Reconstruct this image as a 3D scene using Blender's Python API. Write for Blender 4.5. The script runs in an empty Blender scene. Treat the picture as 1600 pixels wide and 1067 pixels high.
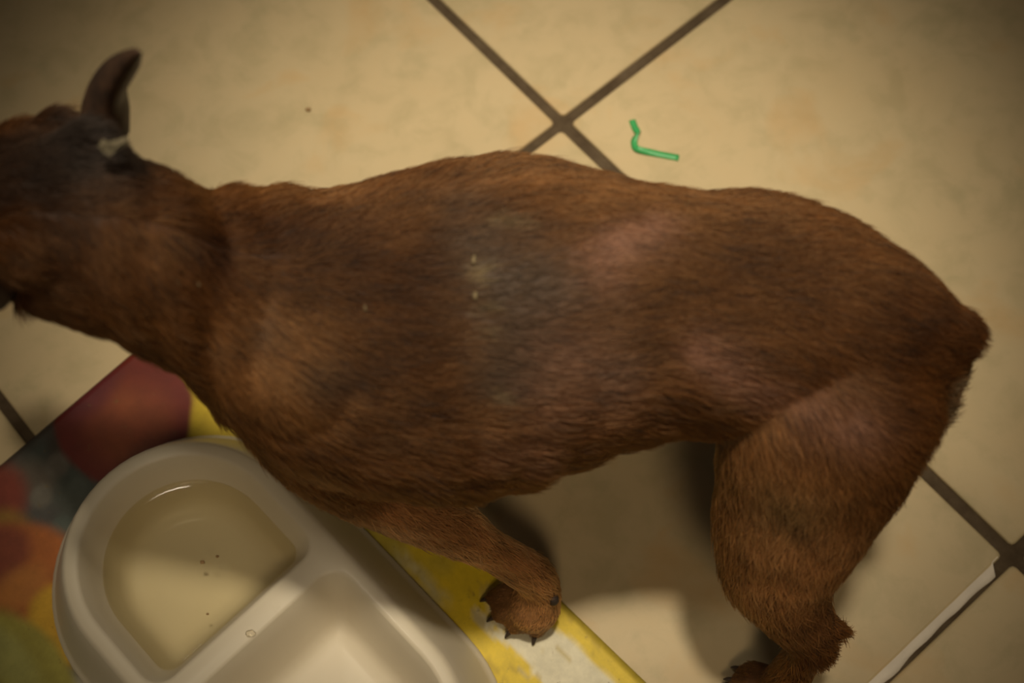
import bpy, bmesh, math, random
import numpy as np
from mathutils import Vector, Matrix, noise
from mathutils.bvhtree import BVHTree

random.seed(7)
rng = np.random.default_rng(7)
scene = bpy.context.scene
COL = scene.collection

# ------------------------------------------------------------------ camera
CAM_R = Vector((0.998863, -0.043767, -0.018877))
CAM_U = Vector((0.047664, 0.917194, 0.39558))
CAM_F = Vector((0.0, 0.39603, -0.918237))
cam_data = bpy.data.cameras.new('camera')
cam = bpy.data.objects.new('camera', cam_data)
COL.objects.link(cam)
m = Matrix.Identity(4)
for i in range(3):
    m[i][0] = CAM_R[i]
    m[i][1] = CAM_U[i]
    m[i][2] = -CAM_F[i]
m.translation = Vector((0, 0, 0.6843))
cam.matrix_world = m
cam_data.sensor_width = 36.0
cam_data.lens = 50.0
cam_data.clip_start = 0.01
cam_data.dof.use_dof = True
cam_data.dof.focus_distance = 0.625
cam_data.dof.aperture_fstop = 6.5
scene.camera = cam

# ------------------------------------------------------------------ world, lamps, exposure
world = bpy.data.worlds.new('room_light')
scene.world = world
world.use_nodes = True
bg = world.node_tree.nodes['Background']
bg.inputs['Color'].default_value = (1.0, 0.84, 0.62, 1)
bg.inputs['Strength'].default_value = 0.03


def spot(name, loc, target, watts, size_deg, blend, radius, color):
    l = bpy.data.lights.new(name, 'SPOT')
    l.energy = watts
    l.spot_size = math.radians(size_deg)
    l.spot_blend = blend
    l.shadow_soft_size = radius
    l.color = color
    o = bpy.data.objects.new(name, l)
    COL.objects.link(o)
    o.location = loc
    d = Vector(target) - Vector(loc)
    o.rotation_euler = d.to_track_quat('-Z', 'Y').to_euler()
    return o


spot('key_fill_spot', (0.12, 0.36, 2.1), (0.01, 0.33, 0.0), 166, 17.4, 1.0, 0.09, (1.0, 0.87, 0.65))  # overhead key; beam narrowed so the edges darken like lens vignetting
spot('key_fill_spot', (-0.50, 0.42, 2.1), (0.03, 0.33, 0.0), 34, 16.5, 1.0, 0.14, (1.0, 0.87, 0.65))  # added fill, no known lamp here; opens the shade in the bowl
spot('key_fill_spot', (0.05, -0.80, 1.75), (0.01, 0.27, 0.0), 60, 15.8, 1.0, 0.28, (1.0, 0.78, 0.50))  # added fill from the viewer's side for belly shade and near legs

scene.view_settings.view_transform = 'Standard'
scene.view_settings.look = 'None'
scene.view_settings.gamma = 1
scene.view_settings.use_curve_mapping = False
scene.view_settings.exposure = 0.0

# ------------------------------------------------------------------ helpers


def new_obj(name, me, parent=None, mat=None, smooth=True):
    o = bpy.data.objects.new(name, me)
    COL.objects.link(o)
    if parent is not None:
        o.parent = parent
    if mat is not None:
        me.materials.clear()
        me.materials.append(mat)
    if smooth and isinstance(me, bpy.types.Mesh):
        me.polygons.foreach_set('use_smooth', [True] * len(me.polygons))
    return o


def mesh_from_bm(name, bm):
    me = bpy.data.meshes.new(name)
    bmesh.ops.recalc_face_normals(bm, faces=bm.faces[:])
    bm.to_mesh(me)
    bm.free()
    return me


def tag(o, label=None, cat=None, group=None, kind=None):
    for k, v in (('label', label), ('category', cat), ('group', group), ('kind', kind)):
        if v:
            o[k] = v
    return o


class NT:
    """small node-tree writer"""

    def __init__(self, name):
        self.mat = bpy.data.materials.new(name)
        self.mat.use_nodes = True
        self.t = self.mat.node_tree
        self.t.nodes.clear()
        self.out = self.n('ShaderNodeOutputMaterial')

    def n(self, typ, inputs=None, **props):
        nd = self.t.nodes.new(typ)
        for k, v in props.items():
            setattr(nd, k, v)
        for k, v in (inputs or {}).items():
            s = nd.inputs[k]
            if isinstance(v, bpy.types.NodeSocket):
                self.t.links.new(v, s)
            else:
                s.default_value = v
        return nd

    def ramp(self, fac, stops):
        nd = self.n('ShaderNodeValToRGB', {'Fac': fac})
        el = nd.color_ramp.elements
        while len(el) < len(stops):
            el.new(0.5)
        for e, (p, c) in zip(el, stops):
            e.position = p
            e.color = (c[0], c[1], c[2], 1) if not isinstance(c, float) else (c, c, c, 1)
        return nd.outputs['Color']

    def mix(self, fac, a, b, mode='MIX'):
        nd = self.n('ShaderNodeMix', data_type='RGBA', blend_type=mode)
        for i, v in ((0, fac), (6, a), (7, b)):
            if isinstance(v, bpy.types.NodeSocket):
                self.t.links.new(v, nd.inputs[i])
            else:
                nd.inputs[i].default_value = v if i == 0 else (v[0], v[1], v[2], 1)
        return nd.outputs[2]

    def noise(self, vec, scale, detail=4, rough=0.55, out='Fac', dist=0.0):
        nd = self.n('ShaderNodeTexNoise', {'Vector': vec, 'Scale': scale, 'Detail': detail, 'Roughness': rough, 'Distortion': dist})
        return nd.outputs[out]

    def done(self, shader):
        self.t.links.new(shader, self.out.inputs['Surface'])
        return self.mat


def principled(nt, color, rough, spec=0.5, normal=None, **kw):
    ins = {'Base Color': color, 'Roughness': rough, 'Specular IOR Level': spec}
    if normal is not None:
        ins['Normal'] = normal
    ins.update(kw)
    if not isinstance(color, bpy.types.NodeSocket):
        ins['Base Color'] = (*color[:3], 1)
    return nt.n('ShaderNodeBsdfPrincipled', ins).outputs[0]


def simple_mat(name, color, rough, spec=0.5, var=0.12, scale=60.0, bump=0.0):
    nt = NT(name)
    co = nt.n('ShaderNodeTexCoord').outputs['Object']
    f = nt.noise(co, scale)
    c = nt.mix(f, [x * (1 - var) for x in color], [min(1, x * (1 + var)) for x in color])
    nrm = None
    if bump:
        nrm = nt.n('ShaderNodeBump', {'Height': nt.noise(co, scale * 4), 'Strength': bump, 'Distance': 0.001}).outputs[0]
    return nt.done(principled(nt, c, rough, spec, nrm))


# ------------------------------------------------------------------ materials of the setting
def tile_material():
    nt = NT('ceramic_tile')
    geo = nt.n('ShaderNodeNewGeometry').outputs['Position']
    info = nt.n('ShaderNodeObjectInfo').outputs['Random']
    big = nt.noise(geo, 7.0, 5, 0.6)
    fine = nt.noise(geo, 38.0, 6, 0.65, dist=0.4)
    grit = nt.noise(geo, 420.0, 3, 0.6)
    base = nt.ramp(big, [(0.30, (0.46, 0.355, 0.195)), (0.52, (0.53, 0.42, 0.245)), (0.72, (0.50, 0.375, 0.20))])
    cloud = nt.ramp(fine, [(0.36, (0.40, 0.33, 0.185)), (0.52, (0.53, 0.42, 0.25)), (0.70, (0.56, 0.43, 0.25))])
    c = nt.mix(0.5, base, cloud)
    # orange freckles and faint grey-green clouds of the glaze
    spots = nt.ramp(nt.noise(geo, 19.0, 4, 0.5, dist=0.6), [(0.56, 0.0), (0.70, 1.0)])
    c = nt.mix(nt.n('ShaderNodeMath', {0: spots, 1: 0.55}, operation='MULTIPLY').outputs[0], c, (0.52, 0.33, 0.14))
    grn = nt.ramp(nt.noise(geo, 26.0, 5, 0.6), [(0.58, 0.0), (0.70, 1.0)])
    c = nt.mix(nt.n('ShaderNodeMath', {0: grn, 1: 0.45}, operation='MULTIPLY').outputs[0], c, (0.36, 0.31, 0.17))
    gr = nt.ramp(grit, [(0.70, 0.0), (0.80, 1.0)])
    c = nt.mix(nt.n('ShaderNodeMath', {0: gr, 1: 0.16}, operation='MULTIPLY').outputs[0], c, (0.25, 0.19, 0.10))
    c = nt.mix(0.1, c, nt.ramp(info, [(0.0, (0.47, 0.37, 0.22)), (1.0, (0.56, 0.43, 0.24))]))
    b = nt.n('ShaderNodeBump', {'Height': nt.noise(geo, 90.0, 5), 'Strength': 0.12, 'Distance': 0.0015}).outputs[0]
    r = nt.n('ShaderNodeMapRange', {'Value': fine, 'To Min': 0.42, 'To Max': 0.6}).outputs[0]
    return nt.done(principled(nt, c, r, 0.35, b))


def grout_material():
    nt = NT('dark_grout')
    geo = nt.n('ShaderNodeNewGeometry').outputs['Position']
    c = nt.ramp(nt.noise(geo, 60.0, 6, 0.7), [(0.3, (0.055, 0.036, 0.020)), (0.6, (0.105, 0.075, 0.045)), (0.8, (0.13, 0.10, 0.075))])
    b = nt.n('ShaderNodeBump', {'Height': nt.noise(geo, 700.0, 4), 'Strength': 0.6, 'Distance': 0.001}).outputs[0]
    return nt.done(principled(nt, c, 0.9, 0.2, b))


MAT_TILE = tile_material()
MAT_GROUT = grout_material()

# ------------------------------------------------------------------ floor
TILE = 0.33
GAP = 0.0062
ANG = -0.899883
AX = Vector((math.cos(ANG), math.sin(ANG), 0))      # along the joint running down-right
AY = Vector((-math.sin(ANG), math.cos(ANG), 0))
JOINT = Vector((0.03449, 0.42693, 0))               # the joint crossing beyond the dog


def box_bm(bm, x0, x1, y0, y1, z0, z1):
    vs = [bm.verts.new((x, y, z)) for z in (z0, z1) for y in (y0, y1) for x in (x0, x1)]
    for f in ((0, 2, 3, 1), (4, 5, 7, 6), (0, 1, 5, 4), (1, 3, 7, 5), (3, 2, 6, 7), (2, 0, 4, 6)):
        bm.faces.new([vs[i] for i in f])


bm = bmesh.new()
box_bm(bm, -1.7, 1.7, -1.7, 1.7, -0.03, -0.0022)
floor = new_obj('floor', mesh_from_bm('floor', bm), None, MAT_GROUT, False)
floor.location = JOINT
floor.rotation_euler = (0, 0, ANG)
tag(floor, kind='structure')


def tile_mesh():
    bm = bmesh.new()
    h = (TILE - GAP) / 2
    rings = []
    for inset, z in ((0.0, -0.010), (0.0, -0.0012), (0.0005, -0.0004), (0.0014, 0.0)):
        ring = []
        s = h - inset
        rc = 0.0025
        for k, (sx, sy) in enumerate(((1, 1), (-1, 1), (-1, -1), (1, -1))):
            for j in range(3):
                an = math.pi / 2 * k + math.pi / 4 * j
                ring.append(bm.verts.new((sx * (s - rc) + rc * math.cos(an), sy * (s - rc) + rc * math.sin(an), z)))
        rings.append(ring)
    n = len(rings[0])
    for a, b in zip(rings, rings[1:]):
        for i in range(n):
            bm.faces.new((a[i], a[(i + 1) % n], b[(i + 1) % n], b[i]))
    bm.faces.new(rings[-1])
    bm.faces.new(list(reversed(rings[0])))
    return mesh_from_bm('tile', bm)


tile_me = tile_mesh()
for i in range(-5, 5):
    for j in range(-5, 5):
        t = new_obj('tile', tile_me, floor, MAT_TILE, False)
        ox = random.uniform(-0.0006, 0.0006)
        oy = random.uniform(-0.0006, 0.0006)
        t.location = ((i + 0.5) * TILE + ox, (j + 0.5) * TILE + oy, random.uniform(-0.0003, 0.0002))
        t.rotation_euler = (0, 0, random.uniform(-0.001, 0.001))

# pale dried grout smeared along the joint nearest the lower right corner
MAT_PALE = simple_mat('pale_grout', (0.72, 0.64, 0.54), 0.7, 0.3, 0.25, 45, 0.4)
bm = bmesh.new()
prev = None
for k in range(81):
    y = -0.006 - k * 0.004
    w0 = -0.0052 - 0.0008 * noise.noise(Vector((k * 0.31, 2.0, 0)))
    w1 = 0.0004 + 0.0016 * noise.noise(Vector((k * 0.23, 5.0, 0)))
    if k < 2:
        w1 = w0 + 0.001
    row = [bm.verts.new((TILE + w0, y, -0.0009)), bm.verts.new((TILE + (w0 + w1) / 2, y, 0.0003)),
           bm.verts.new((TILE + w1, y, -0.0004)), bm.verts.new((TILE + w1 + 0.0003, y, -0.0024))]
    if prev:
        for q in range(3):
            bm.faces.new((prev[q], prev[q + 1], row[q + 1], row[q]))
    prev = row
new_obj('grout_residue', mesh_from_bm('grout_residue', bm), floor, MAT_PALE)

# ------------------------------------------------------------------ placemat
MANG = math.radians(-47.3)
MX = Vector((math.cos(MANG), math.sin(MANG), 0))
MY = Vector((-math.sin(MANG), math.cos(MANG), 0))
MATC = Vector((-0.1525, 0.3415, 0))                    # its far corner, under the dog
MLEN, MWID = 0.42, 0.285


def to_mat(x, y):
    d = Vector((x, y, 0)) - MATC
    return d.dot(MX), d.dot(MY)


def smooth01(x):
    x = np.clip(x, 0, 1)
    return x * x * (3 - 2 * x)


def mat_print(u, v, X, Y, nz, nz2):
    """colours of the printed fruit picture, u along the long side, v (negative) across"""
    col = np.empty((len(u), 3))
    col[:] = (0.60, 0.56, 0.42)

    def lay(mask, c):
        mask = np.clip(mask, 0, 1)[:, None]
        col[:] = col * (1 - mask) + np.array(c) * mask

    def disc(cx, cy, rx, ry, rot=0.0, soft=0.1):
        dx, dy = X - cx, Y - cy
        c, s = math.cos(rot), math.sin(rot)
        q = np.hypot((dx * c + dy * s) / rx, (-dx * s + dy * c) / ry) + 0.06 * nz
        return smooth01((1 - q) / soft + 0.5)
    # dark leaves and grapes behind the fruit at the far end
    lay(smooth01((0.115 - u) / 0.03 + 0.5 + 0.4 * nz) * smooth01((-v - 0.03) / 0.03), (0.065, 0.05, 0.042))
    for (cx, cy, r_, c) in ((-0.235, 0.235, 0.018, (0.07, 0.085, 0.075)), (-0.218, 0.222, 0.015, (0.06, 0.07, 0.06)), (-0.248, 0.225, 0.016, (0.10, 0.08, 0.06)),
                            (-0.226, 0.208, 0.016, (0.09, 0.10, 0.085)), (-0.243, 0.205, 0.015, (0.08, 0.075, 0.07)), (-0.228, 0.25, 0.012, (0.05, 0.04, 0.03)),
                            (-0.262, 0.222, 0.015, (0.24, 0.05, 0.03)), (-0.258, 0.200, 0.014, (0.30, 0.17, 0.03)), (-0.233, 0.238, 0.006, (0.125, 0.11, 0.09)),
                            (-0.240, 0.222, 0.0055, (0.15, 0.135, 0.11)), (-0.222, 0.226, 0.005, (0.09, 0.105, 0.09)), (-0.228, 0.206, 0.005, (0.095, 0.115, 0.10))):
        lay(disc(cx, cy, r_, r_ * 1.1, 0, 0.7), c)
    # yellow lemon, red apple
    lay(disc(-0.155, 0.262, 0.03, 0.036, 0.3), (0.50, 0.36, 0.02))
    ap = disc(-0.202, 0.266, 0.036, 0.040, 0.3)
    lay(ap, (0.13, 0.017, 0.010))
    lay(ap * disc(-0.198, 0.257, 0.022, 0.024, 0.2, 0.9) * (0.7 + 0.5 * nz), (0.21, 0.052, 0.015))
    lay(disc(-0.222, 0.280, 0.014, 0.02, -0.7, 0.8) * 0.8, (0.10, 0.015, 0.02))
    # oranges, yellow pear and green fruit to the left of the bowl
    lay(disc(-0.252, 0.180, 0.036, 0.028, 0.0, 0.25), (0.42, 0.13, 0.03))
    lay(disc(-0.262, 0.192, 0.020, 0.016, 0.3, 0.5), (0.24, 0.06, 0.03))
    lay(disc(-0.246, 0.176, 0.014, 0.010, 0.5, 0.9) * 0.6, (0.52, 0.22, 0.05))
    lay(disc(-0.222, 0.157, 0.017, 0.022, 0.6, 0.3), (0.62, 0.36, 0.03))
    lay(disc(-0.246, 0.132, 0.024, 0.040, 0.75, 0.25), (0.36, 0.32, 0.06))
    lay(disc(-0.250, 0.142, 0.009, 0.022, 0.75, 0.9) * 0.7, (0.42, 0.42, 0.14))
    lay(disc(-0.275, 0.125, 0.02, 0.03, 0.75, 0.4), (0.20, 0.15, 0.03))
    # the long yellow border with its worn pale middle along the right edge
    band = smooth01((0.0675 + v * 1.0 + 0.004 * nz) / 0.004) * smooth01((u - 0.07) / 0.01)
    yel = np.array([0.66, 0.48, 0.02])
    lay(band, yel)
    lay(band * smooth01((0.20 - u) / 0.03 + 0.8 * nz) * 0.75, (0.36, 0.30, 0.055))  # border dulled to olive where the dog's shadow falls, shade put in the colour
    pale = smooth01((u - 0.222) / 0.012 + 0.7 * nz2) * smooth01((-v - 0.010 + 0.003 * nz) / 0.003) * smooth01((0.036 + v + 0.006 * nz2) / 0.004)
    lay(band * pale, (0.66, 0.61, 0.45))
    pale2 = smooth01((0.222 - u) / 0.02) * smooth01((u - 0.168) / 0.02) * smooth01((-v - 0.034) / 0.004) * smooth01((0.056 + v) / 0.005)
    lay(band * pale2 * (0.5 + 0.9 * nz2), (0.52, 0.47, 0.26))
    lay(band * smooth01((nz2 - 0.42) / 0.1) * 0.5, (0.40, 0.28, 0.02))
    lay(smooth01((0.0035 + v + 0.001 * nz) / 0.0015) * smooth01((u - 0.1) / 0.02) * 0.8, (0.33, 0.25, 0.04))
    lay(smooth01((-v - MWID + 0.008) / 0.002), (0.5, 0.46, 0.34))
    return col


def build_placemat():
    nu, nv = 211, 144
    U, V = np.meshgrid(np.linspace(0, MLEN, nu), np.linspace(0, -MWID, nv), indexing='ij')
    u, v = U.ravel(), V.ravel()
    # rounded corners: pull the corner vertices in
    cu, cv = MLEN / 2, -MWID / 2
    rr = 0.012
    du, dv = np.abs(u - cu) - (MLEN / 2 - rr), np.abs(v - cv) - (MWID / 2 - rr)
    k = (du > 0) & (dv > 0)
    hyp = np.maximum(np.hypot(du, dv), 1e-9)
    mx = np.maximum(np.maximum(du, dv), 1e-9)
    sc = np.where(k, mx / hyp, 1)
    u = np.where(k, cu + np.sign(u - cu) * (MLEN / 2 - rr + du * sc), u)
    v = np.where(k, cv + np.sign(v - cv) * (MWID / 2 - rr + dv * sc), v)
    X = MATC.x + u * MX.x + v * MY.x
    Y = MATC.y + u * MX.y + v * MY.y
    nz = np.array([noise.noise(Vector((a * 55, b * 55, 0.3))) for a, b in zip(u, v)])
    nz2 = np.array([noise.fractal(Vector((a * 70, b * 190, 4.0)), 0.8, 2.0, 4) for a, b in zip(u, v)])
    col = mat_print(u, v, X, Y, nz, nz2)
    e = np.minimum.reduce([u, MLEN - u, -v, MWID + v])
    z = 0.0016 * smooth01(e / 0.0015 + 0.3) + 0.0004
    n = len(u)
    top = np.stack([u, v, z], 1)
    bot = np.stack([u, v, np.full(n, 0.0001)], 1)
    faces = []
    idx = np.arange(n).reshape(nu, nv)
    for i in range(nu - 1):
        for j in range(nv - 1):
            faces.append((idx[i, j], idx[i, j + 1], idx[i + 1, j + 1], idx[i + 1, j]))
    border = list(idx[:, 0]) + list(idx[-1, 1:]) + list(idx[-2::-1, -1]) + list(idx[0, -2:0:-1])
    lower = {b: n + q for q, b in enumerate(border)}
    verts = np.concatenate([top, bot[border]])
    for a, b in zip(border, border[1:] + border[:1]):
        faces.append((a, b, lower[b], lower[a]))
    faces.append([lower[b] for b in border])
    me = bpy.data.meshes.new('placemat')
    me.from_pydata(verts.tolist(), [], [[int(q) for q in f] for f in faces])
    me.update()
    att = me.color_attributes.new('print', 'FLOAT_COLOR', 'POINT')
    full = np.concatenate([col, col[border]])
    att.data.foreach_set('color', np.concatenate([full, np.ones((len(full), 1))], 1).ravel().astype(np.float32))
    nt = NT('printed_plastic')
    co = nt.n('ShaderNodeTexCoord').outputs['Object']
    pc = nt.n('ShaderNodeVertexColor', layer_name='print').outputs['Color']
    specks = nt.ramp(nt.noise(co, 260.0, 3, 0.6), [(0.66, 0.0), (0.74, 1.0)])
    c = nt.mix(nt.n('ShaderNodeMath', {0: specks, 1: 0.45}, operation='MULTIPLY').outputs[0], pc, (0.16, 0.11, 0.03))
    wear = nt.ramp(nt.noise(co, 120.0, 5, 0.7), [(0.35, 0.86), (0.65, 1.06)])
    c = nt.mix(1.0, c, wear, 'MULTIPLY')
    b = nt.n('ShaderNodeBump', {'Height': nt.noise(co, 300.0, 3), 'Strength': 0.15, 'Distance': 0.0006}).outputs[0]
    mat = nt.done(principled(nt, c, 0.5, 0.3, b))
    o = new_obj('placemat', me, None, mat)
    o.location = MATC
    o.rotation_euler = (0, 0, MANG)
    tag(o, 'fruit-printed plastic placemat with yellow border lying under the beige bowl', 'placemat')
    return o


build_placemat()

# ------------------------------------------------------------------ double pet bowl
BANG = math.radians(-48.5)
BS = Vector((math.cos(BANG), math.sin(BANG), 0))     # long axis
BN = Vector((-math.sin(BANG), math.cos(BANG), 0))
BC = BS * (-0.1804) + BN * (-0.0005)
RIM_Z = 0.045
HALF = 0.0559
DIVIDER = -0.0086                                    # the divider sits a little off the middle


def stadium(r, half, n=28):
    """closed outline, counter-clockwise, constant vertex count"""
    pts = []
    for i in range(n + 1):
        a = -math.pi / 2 + math.pi * i / n
        pts.append((half + r * math.cos(a), r * math.sin(a)))
    for i in range(1, 7):
        t = i / 7
        pts.append((half - 2 * half * t, r))
    for i in range(n + 1):
        a = math.pi / 2 + math.pi * i / n
        pts.append((-half + r * math.cos(a), r * math.sin(a)))
    for i in range(1, 7):
        t = i / 7
        pts.append((-half + 2 * half * t, -r))
    return pts


def dee(inset, sign, div=0.0052, R0=0.0485, rc0=0.0105):
    """outline of one basin: round at the outer end, straight at the divider; sign -1 is the far basin"""
    r = R0 - inset
    rc = max(rc0 - inset * 0.4, 0.004)
    d = div + inset + sign * DIVIDER
    n = 24
    pts = []
    for i in range(n + 1):
        a = -math.pi / 2 + math.pi * i / n
        pts.append((HALF + r * math.cos(a), r * math.sin(a)))
    for t in (0.25, 0.5, 0.75):
        pts.append((HALF + (d + rc - HALF) * t, r))
    for i in range(7):
        a = math.pi / 2 + math.pi / 2 * i / 6
        pts.append((d + rc + rc * math.cos(a), r - rc + rc * math.sin(a)))
    for t in (0.25, 0.5, 0.75):
        pts.append((d, (r - rc) * (1 - 2 * t)))
    for i in range(7):
        a = math.pi + math.pi / 2 * i / 6
        pts.append((d + rc + rc * math.cos(a), -r + rc + rc * math.sin(a)))
    for t in (0.25, 0.5, 0.75):
        pts.append((d + rc + (HALF - d - rc) * t, -r))
    if sign < 0:
        pts = [(-x, y) for x, y in pts][::-1]
    return pts


def bridge(bm, a, b, flip=False):
    n = len(a)
    for i in range(n):
        f = (a[i], a[(i + 1) % n], b[(i + 1) % n], b[i])
        bm.faces.new(f[::-1] if flip else f)


def build_bowl():
    bm = bmesh.new()
    prof = [(0.0722, 0.0004), (0.0731, 0.0012), (0.0728, 0.0026), (0.0715, 0.0034), (0.0690, 0.0090), (0.0640, 0.0220), (0.0595, 0.0340), (0.0562, 0.0415), (0.0546, 0.0441), (0.0530, 0.0450)]
    rings = []
    for r, z in prof:
        rings.append([bm.verts.new((x, y, z)) for x, y in stadium(r, HALF)])
    for a, b in zip(rings, rings[1:]):
        bridge(bm, a, b)
    bm.faces.new(rings[0][::-1])
    basin_prof = [(-0.0008, 0.0450), (0.0004, 0.0447), (0.0012, 0.0438), (0.0046, 0.0350), (0.0088, 0.0240), (0.0120, 0.0158), (0.0143, 0.0120), (0.0175, 0.0100), (0.0225, 0.0095)]
    tops = []
    for sign in (-1, 1):
        rr = [[bm.verts.new((x, y, z)) for x, y in dee(ins, sign)] for ins, z in basin_prof]
        for a, b in zip(rr, rr[1:]):
            bridge(bm, a, b)
        c = bm.verts.new((sign * (HALF - 0.004), 0, 0.0094))
        n = len(rr[-1])
        for i in range(n):
            bm.faces.new((rr[-1][i], rr[-1][(i + 1) % n], c))
        tops.append(rr[0])
    # the flat rim and divider top: fill between the outer ring and both basin mouths
    edges = []
    for ring in [rings[-1]] + tops:
        for i in range(len(ring)):
            e = bm.edges.get((ring[i], ring[(i + 1) % len(ring)]))
            edges.append(e)
    bmesh.ops.triangle_fill(bm, use_beauty=True, use_dissolve=False, edges=edges, normal=(0, 0, 1))
    me = mesh_from_bm('pet_bowl', bm)
    nt = NT('beige_glazed_plastic')
    co = nt.n('ShaderNodeTexCoord').outputs['Object']
    c = nt.mix(nt.noise(co, 18.0, 4), (0.66, 0.585, 0.45), (0.71, 0.635, 0.50))
    stain = nt.ramp(nt.noise(co, 75.0, 6, 0.7), [(0.62, 0.0), (0.80, 1.0)])
    c = nt.mix(nt.n('ShaderNodeMath', {0: stain, 1: 0.25}, operation='MULTIPLY').outputs[0], c, (0.42, 0.34, 0.20))
    mat = nt.done(principled(nt, c, 0.48, 0.4, **{'Coat Weight': 0.05, 'Coat Roughness': 0.10}))
    o = new_obj('pet_bowl', me, None, mat)
    o.location = BC + Vector((0, 0, 0.0016))
    o.rotation_euler = (0, 0, BANG)
    tag(o, 'beige double pet bowl with two basins and flared sides on the placemat', 'bowl')
    # water in the far basin
    bm = bmesh.new()
    prof = [(0.0152, 0.0125), (0.0125, 0.0160), (0.0094, 0.0235), (0.0078, 0.0276), (0.0076, 0.0284), (0.0090, 0.0276), (0.0112, 0.0275)]
    rr = [[bm.verts.new((x, y, z)) for x, y in dee(i_, -1)] for i_, z in prof]
    for a, b in zip(rr, rr[1:]):
        bridge(bm, a, b)
    for ring, z, fl in ((rr[0], 0.0108, True), (rr[-1], 0.0275, False)):
        c = bm.verts.new((-HALF + 0.004, 0, z))
        n = len(ring)
        for i in range(n):
            f = (ring[i], ring[(i + 1) % n], c)
            bm.faces.new(f[::-1] if fl else f)
    me = mesh_from_bm('water', bm)
    nt = NT('clear_water')
    fres = nt.n('ShaderNodeFresnel', {'IOR': 1.33}).outputs[0]
    tr = nt.n('ShaderNodeBsdfTransparent', {'Color': (0.97, 0.955, 0.885, 1)}).outputs[0]
    gl = nt.n('ShaderNodeBsdfGlossy', {'Roughness': 0.03, 'Color': (1, 1, 1, 1)}).outputs[0]
    back = nt.n('ShaderNodeNewGeometry').outputs['Backfacing']
    fac = nt.n('ShaderNodeMath', {0: fres, 1: nt.n('ShaderNodeMath', {0: 1.0, 1: back}, operation='SUBTRACT').outputs[0]}, operation='MULTIPLY').outputs[0]
    mat = nt.done(nt.n('ShaderNodeMixShader', {0: fac, 1: tr, 2: gl}).outputs[0])
    w = new_obj('water', me, None, mat)
    w.location = o.location
    w.rotation_euler = o.rotation_euler
    tag(w, 'clear water standing in the far basin of the beige bowl', 'water')
    return o


build_bowl()


def lump(name, loc, r, mat, squash=0.6, seed=0, sub=2):
    bm = bmesh.new()
    bmesh.ops.create_icosphere(bm, subdivisions=sub, radius=r)
    for v in bm.verts:
        k = 1 + 0.35 * noise.noise(v.co * (1.1 / r) + Vector((seed * 3.1, 0, 0)))
        v.co = Vector((v.co.x * k, v.co.y * k * 0.8, v.co.z * k * squash))
    o = new_obj(name, mesh_from_bm(name, bm), None, mat)
    o.location = loc
    return o


MAT_CRUMB = simple_mat('brown_crumb', (0.30, 0.19, 0.09), 0.8, 0.2, 0.3, 300)
wz = 0.0293
tag(lump('food_crumb', (-0.1509, 0.1768, wz), 0.0012, MAT_CRUMB, 0.6, 1), 'larger brown food crumb floating in the bowl water', 'crumb', 'crumbs in the water')
tag(lump('food_crumb', (-0.1440, 0.1792, wz), 0.0008, MAT_CRUMB, 0.6, 2), 'small brown food crumb floating between the larger one and the dog', 'crumb', 'crumbs in the water')
tag(lump('food_crumb', (-0.1475, 0.1520, wz), 0.0007, MAT_CRUMB, 0.6, 3), 'tiny brown food crumb floating close to the bowl divider', 'crumb', 'crumbs in the water')
tag(lump('dirt_crumb', (-0.1087, 0.4434, 0.0006), 0.0016, MAT_CRUMB, 0.6, 4), 'brown crumb of dirt lying alone on the tile behind the dog', 'crumb')
nt = NT('water_drop')
fres = nt.n('ShaderNodeFresnel', {'IOR': 1.33}).outputs[0]
MAT_DROP = nt.done(nt.n('ShaderNodeMixShader', {0: fres, 1: nt.n('ShaderNodeBsdfTransparent', {'Color': (0.97, 0.95, 0.9, 1)}).outputs[0], 2: nt.n('ShaderNodeBsdfGlossy', {'Roughness': 0.04}).outputs[0]}).outputs[0])
tag(lump('water_drop', (-0.1237, 0.1381, 0.0471), 0.0021, MAT_DROP, 0.45, 5, 3), 'clear water drop sitting on top of the bowl divider', 'drop')

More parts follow.
